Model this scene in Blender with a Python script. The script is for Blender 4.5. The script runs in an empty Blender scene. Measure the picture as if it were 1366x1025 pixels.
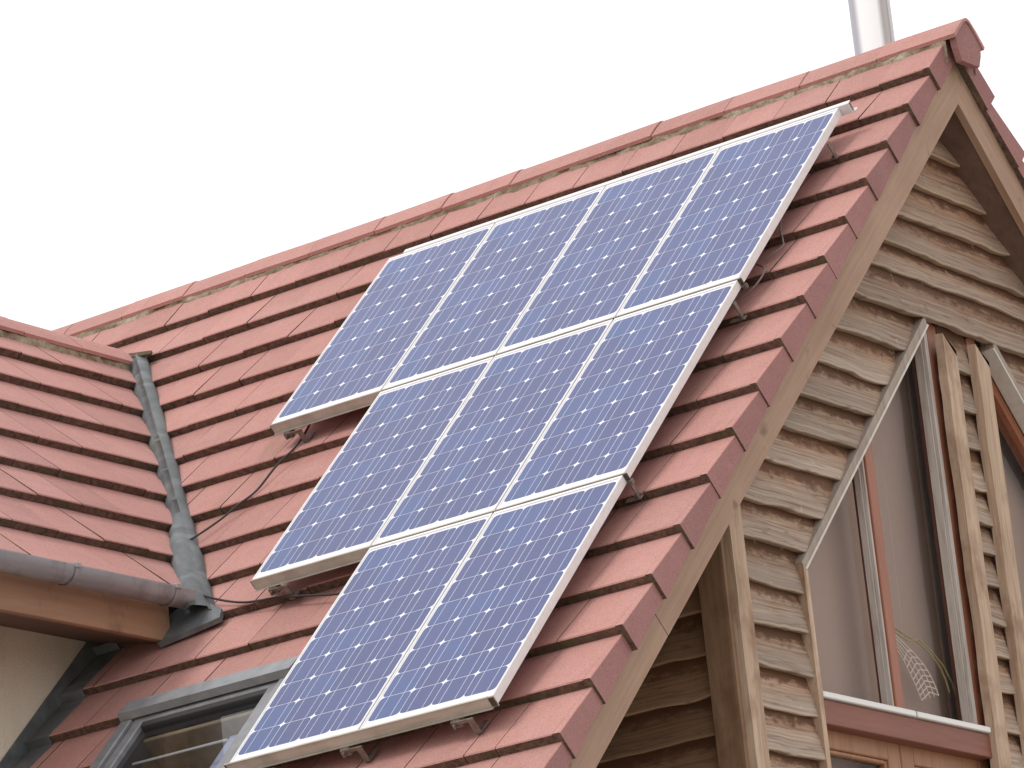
import bpy, math, random
from mathutils import Vector, Matrix
random.seed(7)
S2 = math.sqrt(.5)
ZG = 7.0                      # height of the array's top corner (the modelling origin) above the ground

# ------------------------------------------------------------------ camera, sky, sun, exposure
scene = bpy.context.scene
cam_d = bpy.data.cameras.new('camera')
cam = bpy.data.objects.new('camera', cam_d)
scene.collection.objects.link(cam)
cam_d.sensor_width = 36.0
cam_d.lens = 5556.67 / 1366 * 36
cam_d.clip_start = .5
cam_d.clip_end = 2000
RW = ((0.7974636, 0.5956402, -0.09625257), (-0.24589174, 0.17515309, -0.95334078), (-0.55098916, 0.78392229, 0.28614122))
m3 = Matrix(((RW[0][0], -RW[1][0], -RW[2][0]), (RW[0][1], -RW[1][1], -RW[2][1]), (RW[0][2], -RW[1][2], -RW[2][2])))
cam.matrix_world = Matrix.Translation((7.4283698, -12.88266203, -5.37811275 + ZG)) @ m3.to_4x4()
scene.camera = cam

world = bpy.data.worlds.new('World')
scene.world = world
world.use_nodes = True
wn, wl = world.node_tree.nodes, world.node_tree.links
bg = wn['Background']
sky = wn.new('ShaderNodeTexSky')
sky.sky_type = 'NISHITA'
sky.sun_disc = False
SUN_EL, SUN_AZ = math.radians(54), math.radians(209)      # azimuth clockwise from +Y
sky.sun_elevation = SUN_EL
sky.sun_rotation = SUN_AZ
mixs = wn.new('ShaderNodeMix'); mixs.data_type = 'RGBA'
mixs.inputs['Factor'].default_value = .94                  # an even white overcast over the blue
mixs.inputs['B'].default_value = (10.2, 10.2, 10.35, 1)
wl.new(sky.outputs[0], mixs.inputs['A'])
wl.new(mixs.outputs['Result'], bg.inputs['Color'])
bg.inputs['Strength'].default_value = .12

sun_d = bpy.data.lights.new('sun', 'SUN')
sun = bpy.data.objects.new('sun', sun_d)
scene.collection.objects.link(sun)
sun_d.energy = 1.2
sun_d.angle = math.radians(16)
sun_d.color = (1, .97, .92)
sd = Vector((math.sin(SUN_AZ) * math.cos(SUN_EL), math.cos(SUN_AZ) * math.cos(SUN_EL), math.sin(SUN_EL)))
sun.rotation_euler = sd.to_track_quat('Z', 'Y').to_euler()
sun.location = (0, -5, 20)

scene.view_settings.view_transform = 'Standard'
scene.view_settings.look = 'None'
scene.view_settings.exposure = 0
scene.view_settings.gamma = 1

# ------------------------------------------------------------------ mesh helper
class MB:
    def __init__(s):
        s.v, s.f, s.m, s.uv, s.c, s.sm = [], [], [], [], [], []
    def add(s, verts, faces, mat=0, uvs=None, rnd=.5, smooth=False):
        o = len(s.v)
        s.v += [Vector(p) for p in verts]
        for i, f in enumerate(faces):
            s.f.append([o + k for k in f])
            s.m.append(mat[i] if isinstance(mat, (list, tuple)) else mat)
            s.uv.append([uvs[k] for k in f] if uvs else [(0, 0)] * len(f))
            s.c.append(rnd)
            s.sm.append(smooth)
    def box(s, lo, hi, mat=0, fr=None, rnd=.5, bev=0.0):
        """axis box in frame fr (origin, ex, ey, ez); optional chamfer"""
        x0, y0, z0 = lo; x1, y1, z1 = hi
        fr = fr or (Vector((0, 0, 0)), Vector((1, 0, 0)), Vector((0, 1, 0)), Vector((0, 0, 1)))
        T = lambda p: fr[0] + fr[1] * p[0] + fr[2] * p[1] + fr[3] * p[2]
        uvn = lambda p: (p[0] if abs(x1 - x0) > abs(y1 - y0) else p[1], p[2])
        if bev <= 0:
            P = [(x, y, z) for z in (z0, z1) for y in (y0, y1) for x in (x0, x1)]
            F = [(0, 2, 3, 1), (4, 5, 7, 6), (0, 1, 5, 4), (2, 6, 7, 3), (0, 4, 6, 2), (1, 3, 7, 5)]
        else:
            b = bev
            P, F = [], []
            idx = {}
            for ax in range(3):
                for sx in (0, 1):
                    for sy in (0, 1):
                        for sz in (0, 1):
                            q = [(x0, x1)[sx], (y0, y1)[sy], (z0, z1)[sz]]
                            sg = [1 if not k else -1 for k in (sx, sy, sz)]
                            for o in range(3):
                                if o != ax: q[o] += sg[o] * b
                            idx[(ax, sx, sy, sz)] = len(P); P.append(tuple(q))
            I = lambda ax, k: idx[(ax,) + k]
            for ax in range(3):
                for side in (0, 1):
                    o = [k for k in range(3) if k != ax]
                    loop = []
                    for a, c in ((0, 0), (1, 0), (1, 1), (0, 1)):
                        k = [0, 0, 0]; k[ax] = side; k[o[0]] = a; k[o[1]] = c
                        loop.append(I(ax, tuple(k)))
                    flip = (side == 0) ^ (ax == 1)
                    F.append(tuple(loop[::-1] if flip else loop))
            for ax in range(3):          # edge chamfers parallel to ax
                o = [k for k in range(3) if k != ax]
                for a in (0, 1):
                    for c in (0, 1):
                        k0 = [0, 0, 0]; k0[o[0]] = a; k0[o[1]] = c; k1 = list(k0); k1[ax] = 1
                        F.append((I(o[0], tuple(k0)), I(o[0], tuple(k1)), I(o[1], tuple(k1)), I(o[1], tuple(k0))))
            for sx in (0, 1):
                for sy in (0, 1):
                    for sz in (0, 1):
                        F.append(tuple(I(a, (sx, sy, sz)) for a in range(3)))
        s.add([T(p) for p in P], F, mat, [uvn(p) for p in P], rnd)
    def prism(s, poly, d, mat=0, rnd=.5):
        """planar polygon extruded by vector d"""
        n = len(poly); d = Vector(d)
        P = [Vector(p) for p in poly] + [Vector(p) + d for p in poly]
        F = [tuple(range(n - 1, -1, -1)), tuple(range(n, 2 * n))] + [(i, (i + 1) % n, n + (i + 1) % n, n + i) for i in range(n)]
        s.add(P, F, mat, [(p.y, p.z) for p in P], rnd)
    def tube(s, pts, r, seg=8, mat=0, cap=True):
        pts = [Vector(p) for p in pts]; n = len(pts)
        V, F = [], []
        up = Vector((0, 0, 1))
        for i, p in enumerate(pts):
            t = (pts[min(i + 1, n - 1)] - pts[max(i - 1, 0)]).normalized()
            a = t.cross(up)
            if a.length < 1e-3: a = t.cross(Vector((1, 0, 0)))
            a.normalize(); b = a.cross(t)
            rr = r[i] if isinstance(r, (list, tuple)) else r
            for k in range(seg):
                w = 2 * math.pi * k / seg
                V.append(p + a * math.cos(w) * rr + b * math.sin(w) * rr)
        for i in range(n - 1):
            for k in range(seg):
                F.append((i * seg + k, i * seg + (k + 1) % seg, (i + 1) * seg + (k + 1) % seg, (i + 1) * seg + k))
        s.add(V, F, mat, None, .5, True)
        if cap:
            s.add(V[:seg], [tuple(range(seg))[::-1]], mat); s.add(V[-seg:], [tuple(range(seg))], mat)
    def grid(s, rows, mat=0, rnd=.5, uvs=None, smooth=True):
        nr, nc = len(rows), len(rows[0])
        V = [p for r in rows for p in r]
        F = [(i * nc + j, i * nc + j + 1, (i + 1) * nc + j + 1, (i + 1) * nc + j) for i in range(nr - 1) for j in range(nc - 1)]
        U = [u for r in uvs for u in r] if uvs else None
        s.add(V, F, mat, U, rnd, smooth)
    def build(s, name, mats, parent=None, off=None, recalc=True):
        import bmesh
        me = bpy.data.meshes.new(name)
        off = Vector((0, 0, 0)) if off is None else Vector(off)
        me.from_pydata([tuple(p + off) for p in s.v], [], s.f)
        mats = mats if isinstance(mats, (list, tuple)) else [mats]
        for m in mats: me.materials.append(m)
        uvl = me.uv_layers.new(name='UVMap')
        cal = me.attributes.new('rnd', 'FLOAT', 'FACE')
        for i, p in enumerate(me.polygons):
            p.material_index = s.m[i]; p.use_smooth = s.sm[i]
            for j, li in enumerate(p.loop_indices): uvl.data[li].uv = s.uv[i][j]
            cal.data[i].value = s.c[i]
        if recalc:
            bm = bmesh.new(); bm.from_mesh(me)
            bmesh.ops.recalc_face_normals(bm, faces=bm.faces[:]); bm.to_mesh(me); bm.free()
        o = bpy.data.objects.new(name, me)
        scene.collection.objects.link(o)
        if parent: o.parent = parent
        return o

def tag(o, label=None, cat=None, group=None, kind=None):
    if label: o['label'] = label
    if cat: o['category'] = cat
    if group: o['group'] = group
    if kind: o['kind'] = kind
    return o
def empty(name, loc, rot=(0, 0, 0)):
    o = bpy.data.objects.new(name, None); scene.collection.objects.link(o)
    o.location = loc; o.rotation_euler = rot; o.empty_display_size = .2
    return o
def h1(x, s=0):                       # smooth 1-d noise
    def r(i): return (math.sin(i * 127.1 + s * 311.7) * 43758.5453) % 1.0 * 2 - 1
    i = math.floor(x); f = x - i; f = f * f * (3 - 2 * f)
    return r(i) * (1 - f) + r(i + 1) * f

# ------------------------------------------------------------------ materials
class NT:
    def __init__(s, name):
        s.mat = bpy.data.materials.new(name); s.mat.use_nodes = True
        s.n, s.l = s.mat.node_tree.nodes, s.mat.node_tree.links
        s.b = s.n['Principled BSDF']; s.out = s.n['Material Output']
    def new(s, t, **k):
        nd = s.n.new(t)
        for a, v in k.items(): setattr(nd, a, v)
        return nd
    def lk(s, a, b): s.l.new(a, b)
    def coord(s, out='Object', scale=(1, 1, 1), rot=(0, 0, 0)):
        tc = s.new('ShaderNodeTexCoord'); mp = s.new('ShaderNodeMapping')
        mp.inputs['Scale'].default_value = scale; mp.inputs['Rotation'].default_value = rot
        s.lk(tc.outputs[out], mp.inputs['Vector']); return mp.outputs[0]
    def noise(s, vec, scale, detail=4, rough=.55, dist=0):
        t = s.new('ShaderNodeTexNoise'); t.inputs['Scale'].default_value = scale
        t.inputs['Detail'].default_value = detail; t.inputs['Roughness'].default_value = rough
        t.inputs['Distortion'].default_value = dist
        if vec: s.lk(vec, t.inputs['Vector'])
        return t.outputs['Fac']
    def ramp(s, fac, stops):
        r = s.new('ShaderNodeValToRGB'); e = r.color_ramp.elements
        while len(e) < len(stops): e.new(.5)
        for k, (p, c) in enumerate(stops):
            e[k].position = p; e[k].color = (c[0], c[1], c[2], 1) if isinstance(c, (tuple, list)) else (c, c, c, 1)
        s.lk(fac, r.inputs[0]); return r.outputs['Color']
    def mix(s, fac, a, b, mode='MIX'):
        m = s.new('ShaderNodeMix', data_type='RGBA', blend_type=mode)
        for sock, v in (('Factor', fac), ('A', a), ('B', b)):
            if isinstance(v, (int, float)): m.inputs[sock].default_value = v if sock == 'Factor' else (v, v, v, 1)
            elif isinstance(v, (tuple, list)): m.inputs[sock].default_value = (v[0], v[1], v[2], 1)
            else: s.lk(v, m.inputs[sock])
        return m.outputs['Result']
    def math(s, op, a, b=None):
        m = s.new('ShaderNodeMath', operation=op)
        for k, v in enumerate((a, b)):
            if v is None: continue
            if isinstance(v, (int, float)): m.inputs[k].default_value = v
            else: s.lk(v, m.inputs[k])
        return m.outputs[0]
    def attr(s, name='rnd'):
        a = s.new('ShaderNodeAttribute'); a.attribute_name = name; return a.outputs['Fac']
    def bump(s, h, strength=.3, dist=.01):
        b = s.new('ShaderNodeBump'); b.inputs['Strength'].default_value = strength; b.inputs['Distance'].default_value = dist
        s.lk(h, b.inputs['Height']); s.lk(b.outputs[0], s.b.inputs['Normal'])
    def col(s, c):
        if isinstance(c, (tuple, list)): s.b.inputs['Base Color'].default_value = (c[0], c[1], c[2], 1)
        else: s.lk(c, s.b.inputs['Base Color'])
    def rough(s, v):
        if isinstance(v, (int, float)): s.b.inputs['Roughness'].default_value = v
        else: s.lk(v, s.b.inputs['Roughness'])

def mat_tile(name, c):
    t = NT(name); v = t.coord()
    big = t.noise(v, 1.3, 3); fine = t.noise(v, 160, 3, .7); mid = t.noise(v, 14, 5, .65)
    d = [k * .80 for k in c]; l = [min(1, k * 1.12) for k in c]
    base = t.ramp(t.attr(), [(0, d), (.5, c), (1, l)])
    base = t.mix(.32, base, t.ramp(mid, [(.3, (c[0] * .78, c[1] * .74, c[2] * .74)), (.7, (c[0] * 1.12, c[1] * 1.16, c[2] * 1.16))]))
    base = t.mix(.25, base, t.ramp(big, [(.35, (c[0] * .9, c[1] * .82, c[2] * .8)), (.65, (c[0] * 1.06, c[1] * 1.1, c[2] * 1.12))]))
    st = t.noise(t.coord(scale=(9, .9, .9)), 2.0, 4, .6)           # faint run marks down the slope
    base = t.mix(t.math('MULTIPLY', t.ramp(st, [(.56, 0), (.75, 1)]), .3), base, (c[0] * .62, c[1] * .74, c[2] * .72))
    lv = t.new('ShaderNodeTexVoronoi'); lv.inputs['Scale'].default_value = 17; lv.inputs['Randomness'].default_value = 1
    t.lk(v, lv.inputs['Vector'])
    spot = t.math('MULTIPLY', t.ramp(lv.outputs['Distance'], [(.06, 1), (.13, 0)]), t.ramp(t.noise(v, 6, 2), [(.52, 0), (.6, .55)]))
    base = t.mix(spot, base, (.30, .215, .16))
    al = t.noise(t.coord(scale=(3.4, .55, .55)), 1.0, 5, .65, .4)                   # algae where the slope stays damp
    base = t.mix(t.ramp(al, [(.60, 0), (.76, .55)]), base, (.17, .125, .075))
    bl = t.noise(t.coord(scale=(1, 1, 1)), 3.1, 4, .6)
    base = t.mix(t.ramp(bl, [(.52, 0), (.75, .35)]), base, (c[0] * 1.12, c[1] * 1.3, c[2] * 1.35))
    sp = t.ramp(fine, [(.33, .74), (.5, 1), (.72, 1.16)])
    base = t.mix(1.0, base, sp, 'MULTIPLY')
    t.col(base); t.rough(.85); t.bump(t.mix(.5, fine, mid), .25, .004)
    return t.mat
M = {}
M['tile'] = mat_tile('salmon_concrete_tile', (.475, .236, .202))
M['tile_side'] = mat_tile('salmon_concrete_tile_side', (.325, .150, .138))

t = NT('raw_tile_edge'); v = t.coord()
a = t.noise(v, 45, 5, .7); b = t.noise(v, 5, 4, .6)
c = t.ramp(a, [(.3, (.055, .031, .022)), (.55, (.15, .088, .064)), (.8, (.25, .165, .12))])
c = t.mix(t.ramp(b, [(.5, 0), (.68, .75)]), c, (.075, .07, .028))
t.col(c); t.rough(1); t.bump(a, .8, .012); M['edge'] = t.mat

t = NT('ridge_mortar'); v = t.coord()
a = t.noise(v, 26, 5, .7); b = t.noise(v, 3.5, 3, .6)
c = t.ramp(a, [(.3, (.13, .09, .055)), (.5, (.33, .27, .19)), (.75, (.56, .49, .38))])
c = t.mix(t.ramp(b, [(.42, 0), (.62, .85)]), c, (.13, .085, .04))
t.col(c); t.rough(1); t.bump(a, .8, .012); M['mortar'] = t.mat

t = NT('roof_underlay'); t.col((.02, .016, .014)); t.rough(1); M['underlay'] = t.mat

def mat_wood(name, cols, gscale, grain_axis, edge=None, stain=None, rough=.8, bump=.3):
    """cols: dark, mid, light; grain_axis: the coordinate the grain runs along"""
    t = NT(name)
    sc = [1.0, 1.0, 1.0]; sc = [gscale] * 3; sc[grain_axis] = gscale * .06
    g = t.noise(t.coord(scale=sc), 1.0, 6, .65, .6)
    sc2 = [gscale * .35] * 3; sc2[grain_axis] = gscale * .03
    g2 = t.noise(t.coord(scale=sc2), 1.0, 4, .6, 1.2)
    c = t.ramp(g, [(.25, cols[0]), (.5, cols[1]), (.78, cols[2])])
    c = t.mix(.45, c, t.ramp(g2, [(.3, cols[0]), (.5, cols[1]), (.7, cols[2])]))
    if stain:
        s_ = t.noise(t.coord(scale=(3, 3, 2)), 1.6, 4, .65)
        c = t.mix(t.ramp(s_, [(.52, 0), (.7, .7)]), c, stain)
    c = t.mix(1, c, t.ramp(t.attr(), [(0, .8), (1, 1.2)]), 'MULTIPLY')
    t.col(c); t.rough(rough); t.bump(g, bump, .006)
    return t.mat
R45 = math.pi / 4
M['barge'] = None
t = NT('brown_barge_timber')
g = t.noise(t.coord('UV', scale=(2.2, 55, 1)), 1.0, 6, .65, .5)
g2 = t.noise(t.coord(), 2.2, 4, .6)
c = t.ramp(g, [(.25, (.25, .145, .096)), (.5, (.355, .216, .148)), (.8, (.45, .292, .205))])
c = t.mix(.4, c, t.ramp(g2, [(.35, (.30, .18, .122)), (.65, (.45, .29, .202))]))
k = t.noise(t.coord(), 9, 2, .5)
c = t.mix(t.ramp(k, [(.66, 0), (.74, .6)]), c, (.13, .07, .04))
t.col(c); t.rough(.75); t.bump(g, .2, .004); M['barge'] = t.mat
M['soffit'] = mat_wood('dark_soffit_timber', ((.10, .055, .04), (.15, .085, .062), (.20, .12, .09)), 26, 1)
M['fascia'] = mat_wood('orange_brown_fascia', ((.29, .155, .09), (.37, .205, .12), (.43, .255, .165)), 30, 1, stain=(.15, .075, .045))
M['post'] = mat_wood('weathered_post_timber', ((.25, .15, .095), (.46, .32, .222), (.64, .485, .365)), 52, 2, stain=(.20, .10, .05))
M['post_front'] = mat_wood('shade_toned_post_timber', ((.14, .075, .04), (.24, .14, .08), (.33, .21, .13)), 34, 2, stain=(.12, .045, .018))  # darker copy of the post timber, shade put into the colour
M['frame'] = mat_wood('red_brown_window_timber', ((.22, .072, .036), (.30, .105, .055), (.36, .14, .08)), 40, 2, rough=.5)
M['beam'] = mat_wood('red_brown_transom_timber', ((.16, .05, .03), (.22, .074, .046), (.28, .10, .066)), 40, 1, rough=.55)
M['door'] = mat_wood('orange_brown_door_timber', ((.24, .10, .045), (.33, .15, .072), (.40, .20, .10)), 40, 2, rough=.5)
M['bead'] = mat_wood('weathered_white_bead', ((.27, .215, .18), (.50, .44, .395), (.66, .60, .55)), 70, 2)
M['trim'] = mat_wood('pale_trim_bead', ((.52, .45, .39), (.64, .57, .51), (.74, .67, .61)), 50, 2)
M['trim_face'] = mat_wood('grey_window_trim', ((.24, .185, .15), (.34, .27, .22), (.42, .345, .29)), 50, 2)

# waney boards: UV u = metres along the board, v = 0 at the lower edge, 1 where the next board covers it
def mat_board(name, grey, brown, light):
    t = NT(name)
    tc = t.new('ShaderNodeTexCoord'); sep = t.new('ShaderNodeSeparateXYZ'); t.lk(tc.outputs['UV'], sep.inputs[0])
    rnd = t.attr()
    comb = t.new('ShaderNodeCombineXYZ')
    t.lk(t.math('MULTIPLY', sep.outputs[0], .7), comb.inputs[0]); t.lk(t.math('MULTIPLY', sep.outputs[1], 5.5), comb.inputs[1]); t.lk(t.math('MULTIPLY', rnd, 57), comb.inputs[2])
    grain = t.noise(comb.outputs[0], 2.6, 7, .62, .35)
    comb2 = t.new('ShaderNodeCombineXYZ')
    t.lk(t.math('MULTIPLY', sep.outputs[0], 4.5), comb2.inputs[0]); t.lk(t.math('MULTIPLY', sep.outputs[1], 1.2), comb2.inputs[1]); t.lk(t.math('MULTIPLY', rnd, 91), comb2.inputs[2])
    patch = t.noise(comb2.outputs[0], 1.7, 4, .6)
    fine = t.new('ShaderNodeCombineXYZ')
    t.lk(t.math('MULTIPLY', sep.outputs[0], 1.3), fine.inputs[0]); t.lk(t.math('MULTIPLY', sep.outputs[1], 17), fine.inputs[1]); t.lk(rnd, fine.inputs[2])
    fg = t.noise(fine.outputs[0], 2.2, 5, .7, .1)
    # the strip sheltered by the board above keeps its brown, the lower part is bleached grey
    vv = t.math('ADD', sep.outputs[1], t.math('MULTIPLY', t.math('SUBTRACT', patch, .5), .95))
    c = t.mix(t.ramp(vv, [(.22, 0), (.82, 1)]), grey, brown)
    c = t.mix(t.ramp(grain, [(.48, 0), (.70, .6)]), c, light)
    c = t.mix(t.ramp(grain, [(.3, .85), (.45, 0)]), c, [k * .62 for k in brown])
    c = t.mix(1, c, t.ramp(fg, [(.28, .74), (.48, 1), (.74, 1.14)]), 'MULTIPLY')
    stv = t.math('ADD', sep.outputs[1], t.math('MULTIPLY', t.math('SUBTRACT', t.noise(comb2.outputs[0], 4.0, 5, .7), .5), .9))
    c = t.mix(t.ramp(stv, [(.66, 0), (.86, .92)]), c, (.115, .046, .02))          # tannin stain from the lap
    kn = t.new('ShaderNodeTexVoronoi'); kn.inputs['Scale'].default_value = 1.0
    kc = t.new('ShaderNodeCombineXYZ')
    t.lk(t.math('MULTIPLY', sep.outputs[0], 3.1), kc.inputs[0]); t.lk(t.math('MULTIPLY', sep.outputs[1], .55), kc.inputs[1]); t.lk(t.math('MULTIPLY', rnd, 33), kc.inputs[2])
    t.lk(kc.outputs[0], kn.inputs['Vector'])
    c = t.mix(t.ramp(kn.outputs['Distance'], [(.03, .8), (.10, 0)]), c, (.10, .045, .02))
    lipm = t.ramp(t.math('ADD', sep.outputs[1], t.math('MULTIPLY', t.math('SUBTRACT', fg, .5), .10)), [(.01, .6), (.05, 0)])
    c = t.mix(lipm, c, light)                                                          # worn pale edge
    cg = t.new('ShaderNodeCombineXYZ')
    t.lk(t.math('MULTIPLY', sep.outputs[0], .9), cg.inputs[0]); t.lk(t.math('MULTIPLY', sep.outputs[1], 2.6), cg.inputs[1]); t.lk(t.math('MULTIPLY', rnd, 43), cg.inputs[2])
    gl = t.math('ABSOLUTE', t.math('SUBTRACT', t.math('FRACT', t.math('MULTIPLY', t.noise(cg.outputs[0], 1.0, 3, .5, .3), 8)), .5))
    c = t.mix(t.ramp(gl, [(.0, .5), (.10, 0)]), c, [k * .42 for k in brown])                 # open grain lines and splits
    # boards high under the verge never bleached
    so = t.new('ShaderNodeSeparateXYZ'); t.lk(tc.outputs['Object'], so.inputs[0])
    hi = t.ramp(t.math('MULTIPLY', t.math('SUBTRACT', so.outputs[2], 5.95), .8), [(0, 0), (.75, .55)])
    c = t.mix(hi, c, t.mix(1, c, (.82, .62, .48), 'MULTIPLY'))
    ck = t.new('ShaderNodeCombineXYZ')
    t.lk(t.math('MULTIPLY', sep.outputs[0], 9), ck.inputs[0]); t.lk(t.math('MULTIPLY', sep.outputs[1], 1.6), ck.inputs[1]); t.lk(t.math('MULTIPLY', rnd, 71), ck.inputs[2])
    c = t.mix(t.ramp(t.noise(ck.outputs[0], 1.5, 3, .6, 1.5), [(.66, 0), (.74, .5)]), c, [min(1, k * 1.15) for k in light])   # pale tooled strokes
    c = t.mix(1, c, t.ramp(rnd, [(0, .84), (1, 1.14)]), 'MULTIPLY')
    t.col(c); t.rough(.88); t.bump(fg, .12, .002)
    return t.mat
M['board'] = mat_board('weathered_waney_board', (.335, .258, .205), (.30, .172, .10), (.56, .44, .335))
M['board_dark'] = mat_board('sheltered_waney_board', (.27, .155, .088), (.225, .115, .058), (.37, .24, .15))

t = NT('grey_lead'); v = t.coord()
a = t.noise(v, 7, 5, .6, .8); b = t.noise(v, 60, 3, .6)
c = t.ramp(a, [(.3, (.085, .092, .098)), (.5, (.125, .133, .138)), (.72, (.205, .215, .217))])
c = t.mix(t.ramp(t.noise(v, 3, 3), [(.55, 0), (.75, .35)]), c, (.16, .17, .12))
t.col(c); t.rough(.6); t.b.inputs['Metallic'].default_value = .15; t.bump(b, .08, .003); M['lead'] = t.mat

t = NT('cream_render'); v = t.coord()
a = t.noise(v, 130, 4, .6); b = t.noise(v, 1.6, 3)
c = t.mix(.5, t.ramp(a, [(.3, (.74, .635, .50)), (.7, (.86, .75, .60))]), t.ramp(b, [(.35, (.76, .655, .515)), (.65, (.84, .73, .585))]))
dm = t.noise(t.coord(scale=(2.5, 2.5, .5)), 1.4, 5, .65)
c = t.mix(t.ramp(dm, [(.5, 0), (.72, .35)]), c, (.42, .36, .27))
t.col(c); t.rough(.95); t.bump(a, .6, .008); M['render'] = t.mat

t = NT('grey_plastic_gutter'); v = t.coord()
a = t.noise(t.coord(scale=(20, 1.2, 20)), 1, 4, .6)
dr = t.noise(t.coord(scale=(3, 6, 3)), 1.5, 5, .7)
t.col(t.mix(t.ramp(dr, [(.5, 0), (.7, .5)]), t.ramp(a, [(.3, (.25, .225, .228)), (.7, (.37, .345, .345))]), (.10, .08, .065))); t.rough(.55); M['gutter'] = t.mat
t = NT('gutter_clip'); t.col((.34, .31, .30)); t.rough(.5); M['clip'] = t.mat

t = NT('anodised_aluminium'); v = t.coord()
a = t.noise(t.coord(scale=(2, 40, 40)), 1, 4, .6); b = t.noise(v, 12, 4, .6)
c = t.ramp(a, [(.3, (.74, .72, .71)), (.7, (.84, .825, .82))])
c = t.mix(t.ramp(b, [(.62, 0), (.8, .3)]), c, (.55, .51, .46))
t.col(c); t.rough(.42); t.b.inputs['Metallic'].default_value = .12; M['alu'] = t.mat
t = NT('dull_rail_aluminium'); v = t.coord()
a = t.noise(t.coord(scale=(3, 30, 30)), 1, 4, .6); b = t.noise(v, 9, 4, .6)
c = t.ramp(a, [(.3, (.36, .33, .28)), (.7, (.54, .505, .44))])
c = t.mix(t.ramp(b, [(.5, 0), (.75, .55)]), c, (.27, .225, .175))
t.col(c); t.rough(.5); t.b.inputs['Metallic'].default_value = .08; M['rail'] = t.mat
t = NT('rail_inside_and_gap_shade'); t.col((.07, .05, .035)); t.rough(.9); M['rail_in_shade'] = t.mat  # dark tone for hollow ends and the shadow painted in the row gaps
t = NT('galvanised_hook'); a = t.noise(t.coord(), 30, 4); t.col(t.ramp(a, [(.3, (.11, .085, .068)), (.7, (.26, .215, .18))])); t.rough(.55); t.b.inputs['Metallic'].default_value = .4; M['hook'] = t.mat

t = NT('white_backsheet'); t.col((.80, .80, .85)); t.rough(.35); t.b.inputs['Coat Weight'].default_value = .6; t.b.inputs['Coat Roughness'].default_value = .2; t.b.inputs['Coat IOR'].default_value = 1.4; M['sheet'] = t.mat
t = NT('blue_silicon_cell')
rnd = t.attr(); n = t.noise(t.coord(), 5, 3, .6)
c = t.ramp(rnd, [(0, (.052, .066, .19)), (.35, (.06, .08, .22)), (.7, (.062, .074, .21)), (1, (.055, .10, .27))])
c = t.mix(.35, c, t.ramp(n, [(.35, (.075, .074, .195)), (.65, (.05, .092, .24))]))
t.col(c); t.rough(.5); t.b.inputs['IOR'].default_value = 1.3
t.b.inputs['Coat Weight'].default_value = .7; t.b.inputs['Coat Roughness'].default_value = .12; t.b.inputs['Coat IOR'].default_value = 1.34
t.bump(t.noise(t.coord(), 350, 2), .04, .001); M['cell'] = t.mat
t = NT('silver_busbar'); t.col((.60, .61, .76)); t.rough(.4); t.b.inputs['Coat Weight'].default_value = .6; t.b.inputs['Coat Roughness'].default_value = .15; M['bus'] = t.mat

t = NT('black_cable'); t.col((.03, .025, .024)); t.rough(.6); M['cable'] = t.mat
t = NT('grey_cable'); t.col((.17, .14, .135)); t.rough(.6); M['cable_grey'] = t.mat
t = NT('grey_powder_coat'); a = t.noise(t.coord(scale=(4, 4, 4)), 5, 4); t.col(t.ramp(a, [(.3, (.21, .21, .22)), (.7, (.29, .29, .30))])); t.rough(.45); t.b.inputs['Metallic'].default_value = .25; M['velux'] = t.mat
t = NT('dark_gasket'); t.col((.035, .032, .034)); t.rough(.7); M['gasket'] = t.mat
t = NT('pine_lining'); a = t.noise(t.coord(scale=(20, 20, 2)), 1, 4); t.col(t.ramp(a, [(.3, (.36, .27, .16)), (.7, (.52, .41, .26))])); t.rough(.5); M['pine'] = t.mat
t = NT('room_plaster'); t.col((.42, .34, .28)); t.rough(.9); M['plaster'] = t.mat
t = NT('dark_room'); t.col((.10, .065, .05)); t.rough(.9); M['dark'] = t.mat
t = NT('taupe_blind'); a = t.noise(t.coord(scale=(1, 1, 1)), 170, 3, .6); b = t.noise(t.coord(), 1.1, 2)
c = t.mix(.5, t.ramp(a, [(.35, (.42, .30, .25)), (.65, (.49, .36, .30))]), t.ramp(b, [(.35, (.40, .285, .24)), (.65, (.49, .36, .305))]))
t.col(c); t.rough(.9); M['blind'] = t.mat
t = NT('pale_blue_sky_reflection'); t.col((.50, .55, .72)); t.rough(.9); M['pale_blue'] = t.mat  # colour of the sky reflection painted behind the roof pane
t = NT('grey_reveal'); t.col((.33, .25, .225)); t.rough(.9); M['room_grey'] = t.mat
t = NT('brown_curtain'); a = t.noise(t.coord(scale=(1, 40, 1)), 1, 3); t.col(t.ramp(a, [(.35, (.13, .07, .05)), (.65, (.20, .12, .088))])); t.rough(.9); M['curtain'] = t.mat
t = NT('pale_lace'); t.col((.80, .68, .60)); t.rough(.8); M['lace'] = t.mat
t = NT('yellow_lace'); t.col((.42, .36, .16)); t.rough(.8); M['lace_y'] = t.mat

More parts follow.
